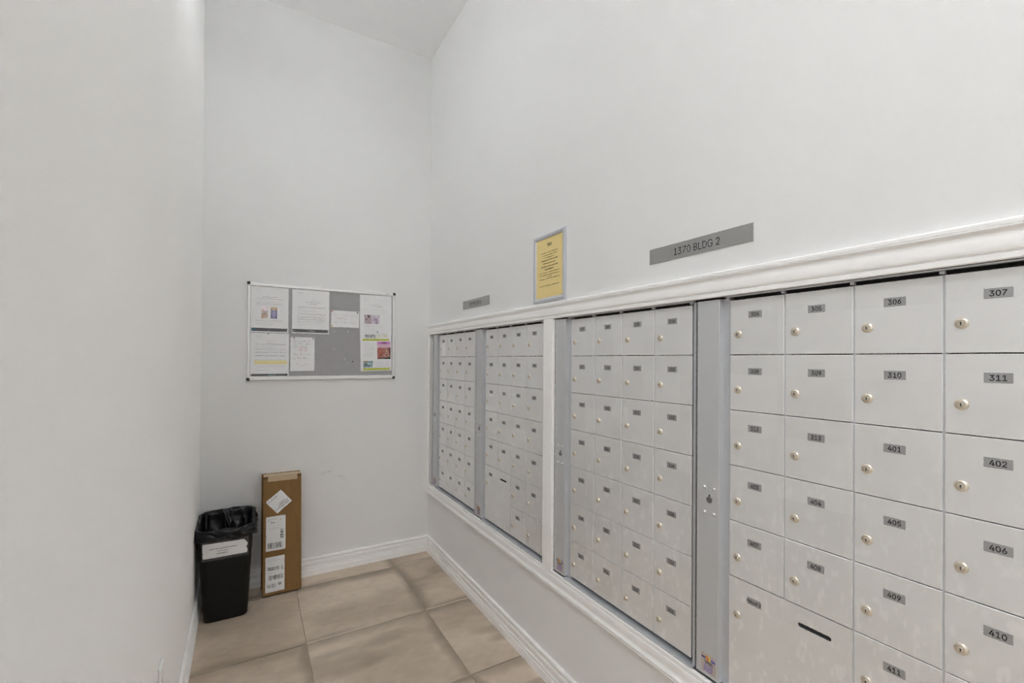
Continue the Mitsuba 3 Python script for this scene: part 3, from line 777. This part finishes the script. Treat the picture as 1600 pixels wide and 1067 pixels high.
p.line(-.075, .060, .006, .0042, (0.25, 0.25, 0.25), 201, .12); p.line(-.036, .012, -.008, .0040, (0.30, 0.30, 0.30), 202, .12); p.line(-.040, .012, -.022, .0055, (0.28, 0.28, 0.28), 203, .12)
a = math.atan((TOP[2] - BOT[2]) / HB)
put('type', p.shape(mat=frame_mat((1, 0, 0), (0, math.sin(a), math.cos(a)), (0, -math.cos(a), math.sin(a)), (-1.290, front_y(.405) - .0034, .405))), lab)

# the liner: from a crumpled skirt over the rim and down inside; folds are sharp crests laid along slanted lines on the film
def bag_ring(z, inset):
    s = min(1, z / HB)
    c = [BOT[k] * (1 - s) + TOP[k] * s for k in range(4)]
    o = rrect(c[0] + inset, c[1] - inset, c[2] + inset, c[3] - inset, max(.012, .05 - inset * .5), 22, 44)
    return np.column_stack([o, np.full(len(o), z)])
base_ring = bag_ring(HB, 0)
nb = len(base_ring)
PERIM = np.r_[0, np.cumsum(np.linalg.norm(np.diff(base_ring[:, :2], axis=0), axis=1))]
PL = PERIM[-1] + np.linalg.norm(base_ring[0, :2] - base_ring[-1, :2])
frnd = random.Random(21)
INNER = [(frnd.uniform(0, PL), frnd.uniform(.30, .52), frnd.uniform(-38, 38), frnd.uniform(.0045, .010), frnd.uniform(.008, .026), frnd.uniform(.05, .16)) for _ in range(64)]
SKIRT = [(frnd.uniform(0, PL), frnd.uniform(.445, .520), frnd.choice((-1, 1)) * frnd.uniform(48, 86), frnd.uniform(.0026, .0060), frnd.uniform(-.009, .012), frnd.uniform(.020, .08)) for _ in range(190)]
def folds(lst, t):
    out = np.zeros(nb)
    z = t
    for s0, z0, ang, w, A, L in lst:
        ds = (PERIM - s0 + PL / 2) % PL - PL / 2
        dz = z - z0
        ca, sa = math.cos(math.radians(ang)), math.sin(math.radians(ang))
        across, along = ds * ca - dz * sa, ds * sa + dz * ca
        out += A * np.exp(-(np.sqrt(across ** 2 + .0018 ** 2) - .0018) / w) * np.exp(-(along / L) ** 2)
    return out
prof = [('s', z, i) for z, i in [(.4560, -.0100), (.4580, -.0125), (.4620, -.0120), (.4660, -.0130), (.4700, -.0125), (.4740, -.0132), (.4780, -.0126), (.4820, -.0134), (.4860, -.0128), (.4900, -.0128), (.4940, -.0124),
                                 (.4980, -.0120), (.5020, -.0114), (.5060, -.0106), (.5100, -.0092), (.5135, -.0070), (.5155, -.0040), (.5160, -.0005), (.5150, .0030), (.5120, .0058), (.5080, .0075)]]
prof += [('i', .503 - .40 * q, .009 + .05 * q) for q in np.linspace(0, 1, 46)]
rings = []
for kind, z, ins in prof:
    o = bag_ring(z, ins)
    d = o - o.mean(0)
    d[:, 2] = 0
    d /= np.linalg.norm(d, axis=1, keepdims=True)
    if kind == 'i':
        q = (.503 - z) / .40
        w = -np.maximum(folds(INNER, z), 0) * min(1, .15 + q * 4)
        w = np.clip(w, -.045, 0)
    else:
        w = np.clip(folds(SKIRT, z)   , -.0036, .013)
    o = o + d * w[:, None]
    wave = meshkit.noise(np.stack([np.cos(PERIM / PL * 2 * np.pi) * 4, np.sin(PERIM / PL * 2 * np.pi) * 4, np.full(nb, 2.0)], -1), 12) - .45
    o[:, 2] += wave * (.012 if z > .49 and kind == 's' or z > .45 and kind == 'i' else .004)
    if kind == 's' and z < .459:
        o[:, 2] += wave * .016
    if z > .486:
        o[:, 2] += .014 * np.clip((o[:, 1] + .22) / .16, 0, 1)
    rings.append(o)
for r in rings:                                              # the liner may touch the wall beside the bin, not pass it
    r[:, 0] = np.maximum(r[:, 0], -W + .0015 + .0165 * np.abs(r[:, 1]))
k = put('bin_liner', mikit.ply(skin(rings, False, True), 'bag_film', smooth=50))
labels[k] = {'label': 'crumpled glossy black bag folded over the rim of the waste bin', 'category': 'bin bag'}

# carton leaning on the back wall
t = thing('cardboard_box', 'tall slim brown cardboard box leaning on the back wall beside the waste bin', 'box')
BXT, BL, BW = .118, .7080, .2130
al = math.radians(5.3)
O = np.array((-1.1045 + BW / 2 - .002, -.187, BXT * math.sin(al) + .0005))
ND, LD = np.array((0, -math.cos(al), math.sin(al))), np.array((0, math.sin(al), math.cos(al)))
MB = frame_mat((1, 0, 0), LD, ND, O)                         # local: x across, y along the length, z out of the front; front at z = 0
body = cham(-BW / 2, BW / 2, 0, BL, -BXT, 0, .0016)
put('body', mikit.ply(moved(body, MB), 'kraft'), t)
put('flap', mikit.ply(moved(cat(boxm(-BW / 2 - .0065, BW / 2 + .001, .002, BL + .004, -BXT - .0035, -BXT + .0005), boxm(-BW / 2 - .0065, -BW / 2 - .0025, .02, BL + .003, -BXT, -BXT + .030)), MB), 'kraft'), t, label='folded back flap standing slightly wider than the box')
put('tape', mikit.ply(moved(cat(boxm(-BW / 2 + .026, BW / 2 - .0235, BL - .032, BL + .0012, 0, .0008), boxm(-BW / 2 + .004, BW / 2 - .004, BL + .0002, BL + .0014, -BXT + .004, .0006)), MB), 'kraft_tape'), t, label='pale tape across the top')
for x0, x1 in ((-BW / 2 + .003, -BW / 2 + .0255), (BW / 2 - .0230, BW / 2 - .002)):
    put('slot', mikit.ply(moved(boxm(x0, x1, BL - .0125, BL - .0060, -.001, .0006), MB), 'kraft_dark'), t, label='dark slot at the top corner')
def blabel(corners, fn, name='shipping_label', lab='white shipping label'):
    c = np.array(corners) - (O[0], 0)
    m = trimesh.creation.extrude_polygon(Polygon(c), .0006, engine='earcut')
    m.apply_translation((0, 0, .0002))
    k = put(name, mikit.ply(moved(m, MB), 'paper'), t, label=lab)
    p = Print()
    fn(p)
    u = (c[1] - c[0]) / np.linalg.norm(c[1] - c[0])
    if name == 'shipping_label' and 'tilted' in lab:
        ctr = c.mean(0)
        L = frame_mat((u[0], u[1], 0), (-u[1], u[0], 0), (0, 0, 1), (ctr[0], ctr[1], .0009))
    else:
        ctr = c.mean(0)
        L = frame_mat((1, 0, 0), (0, 1, 0), (0, 0, 1), (ctr[0], ctr[1], .0009))
    put('print', p.shape(mat=MB @ L), k)
def lab_tilt(p):
    for v, a, b, h in ((.034, -.046, .018, .0042), (-.012, -.006, .030, .0040), (-.022, -.020, .046, .0046), (-.033, -.046, .042, .0052), (-.041, -.010, .044, .0034)):
        p.line(a, b, v, h, (0.22, 0.22, 0.25), int(a * 1e4) + 900, .1)
def lab_mid(p):
    p.line(-.046, .004, .085, .0032, (0.45, 0.43, 0.42), 301); p.line(-.046, -.020, .075, .0030, (0.45, 0.43, 0.42), 302); p.line(-.030, -.006, .062, .0050, (0.20, 0.19, 0.19), 303, .1)
    p.rect(.022, .074, .031, .083, (0.60, 0.62, 0.50))
    p.stroke([(-.046, .050), (.020, .050), (.020, .035), (-.046, .035)], .0008, (0.55, 0.53, 0.52)); p.line(-.044, .014, .030, .0028, (0.5, 0.48, 0.47), 304)
    p.barcode(.024, -.032, .042, .022, 11, (0.07, 0.07, 0.07), .0022, True)
    p.barcode(-.044, -.088, .034, -.055, 12, (0.12, 0.11, 0.11), .0017)
def lab_low(p):
    p.line(-.042, .010, .088, .0030, (0.55, 0.55, 0.57), 311); p.line(-.042, .030, .078, .0030, (0.55, 0.55, 0.57), 312); p.line(-.042, -.002, .062, .0030, (0.52, 0.51, 0.51), 313)
    p.barcode(-.042, .022, .024, .044, 21, (0.16, 0.15, 0.16), .0010)
    p.rect(.034, .026, .040, .044, (0.30, 0.29, 0.30)); p.rect(.036, .022, .046, .027, (0.25, 0.24, 0.25))
    p.line(-.042, .004, .008, .0036, (0.42, 0.41, 0.42), 314)
    p.barcode(-.036, -.034, .044, -.006, 22, (0.10, 0.09, 0.10), .0013)
    p.barcode(-.042, -.078, .004, -.056, 23, (0.20, 0.19, 0.20), .0016)
    p.barcode(.018, -.070, .034, -.054, 24, (0.12, 0.11, 0.14), .0010)
    p.rect(.039, -.072, .040, -.052, (0.45, 0.44, 0.46))
blabel([(-1.0923, .5548), (-1.0097, .6208), (-.9464, .5450), (-1.0289, .4775)], lab_tilt, lab='white shipping label stuck on tilted, nearest the top')
blabel([(-1.0893, .2592), (-.9825, .2592), (-.9825, .4650), (-1.0893, .4630)], lab_mid, lab='white shipping label with barcodes in the middle of the box')
blabel([(-1.0915, .0155), (-.9873, .0175), (-.9873, .2245), (-1.0915, .2230)], lab_low, lab='white shipping label with three rows of barcodes near the foot')

# ------------------------------------------------------------------ the white plate low on the left wall
t = thing('wall_plate', 'small white cover plate low on the left wall', 'wall plate')
put('cover', mikit.ply(cham(.0004, .0085, -1.5680, -1.4980, .3880, .5030, .003), 'plate_white'), t, LW)
scr = moved(lathe([(0, 0), (.0035, 0), (.0030, .0010), (0, .0012)], 12), frame_mat((0, 1, 0), (0, 0, 1), (1, 0, 0), (.0085, -1.533, .4455)))
put('screw', mikit.ply(scr, 'rivet_metal'), t, LW)
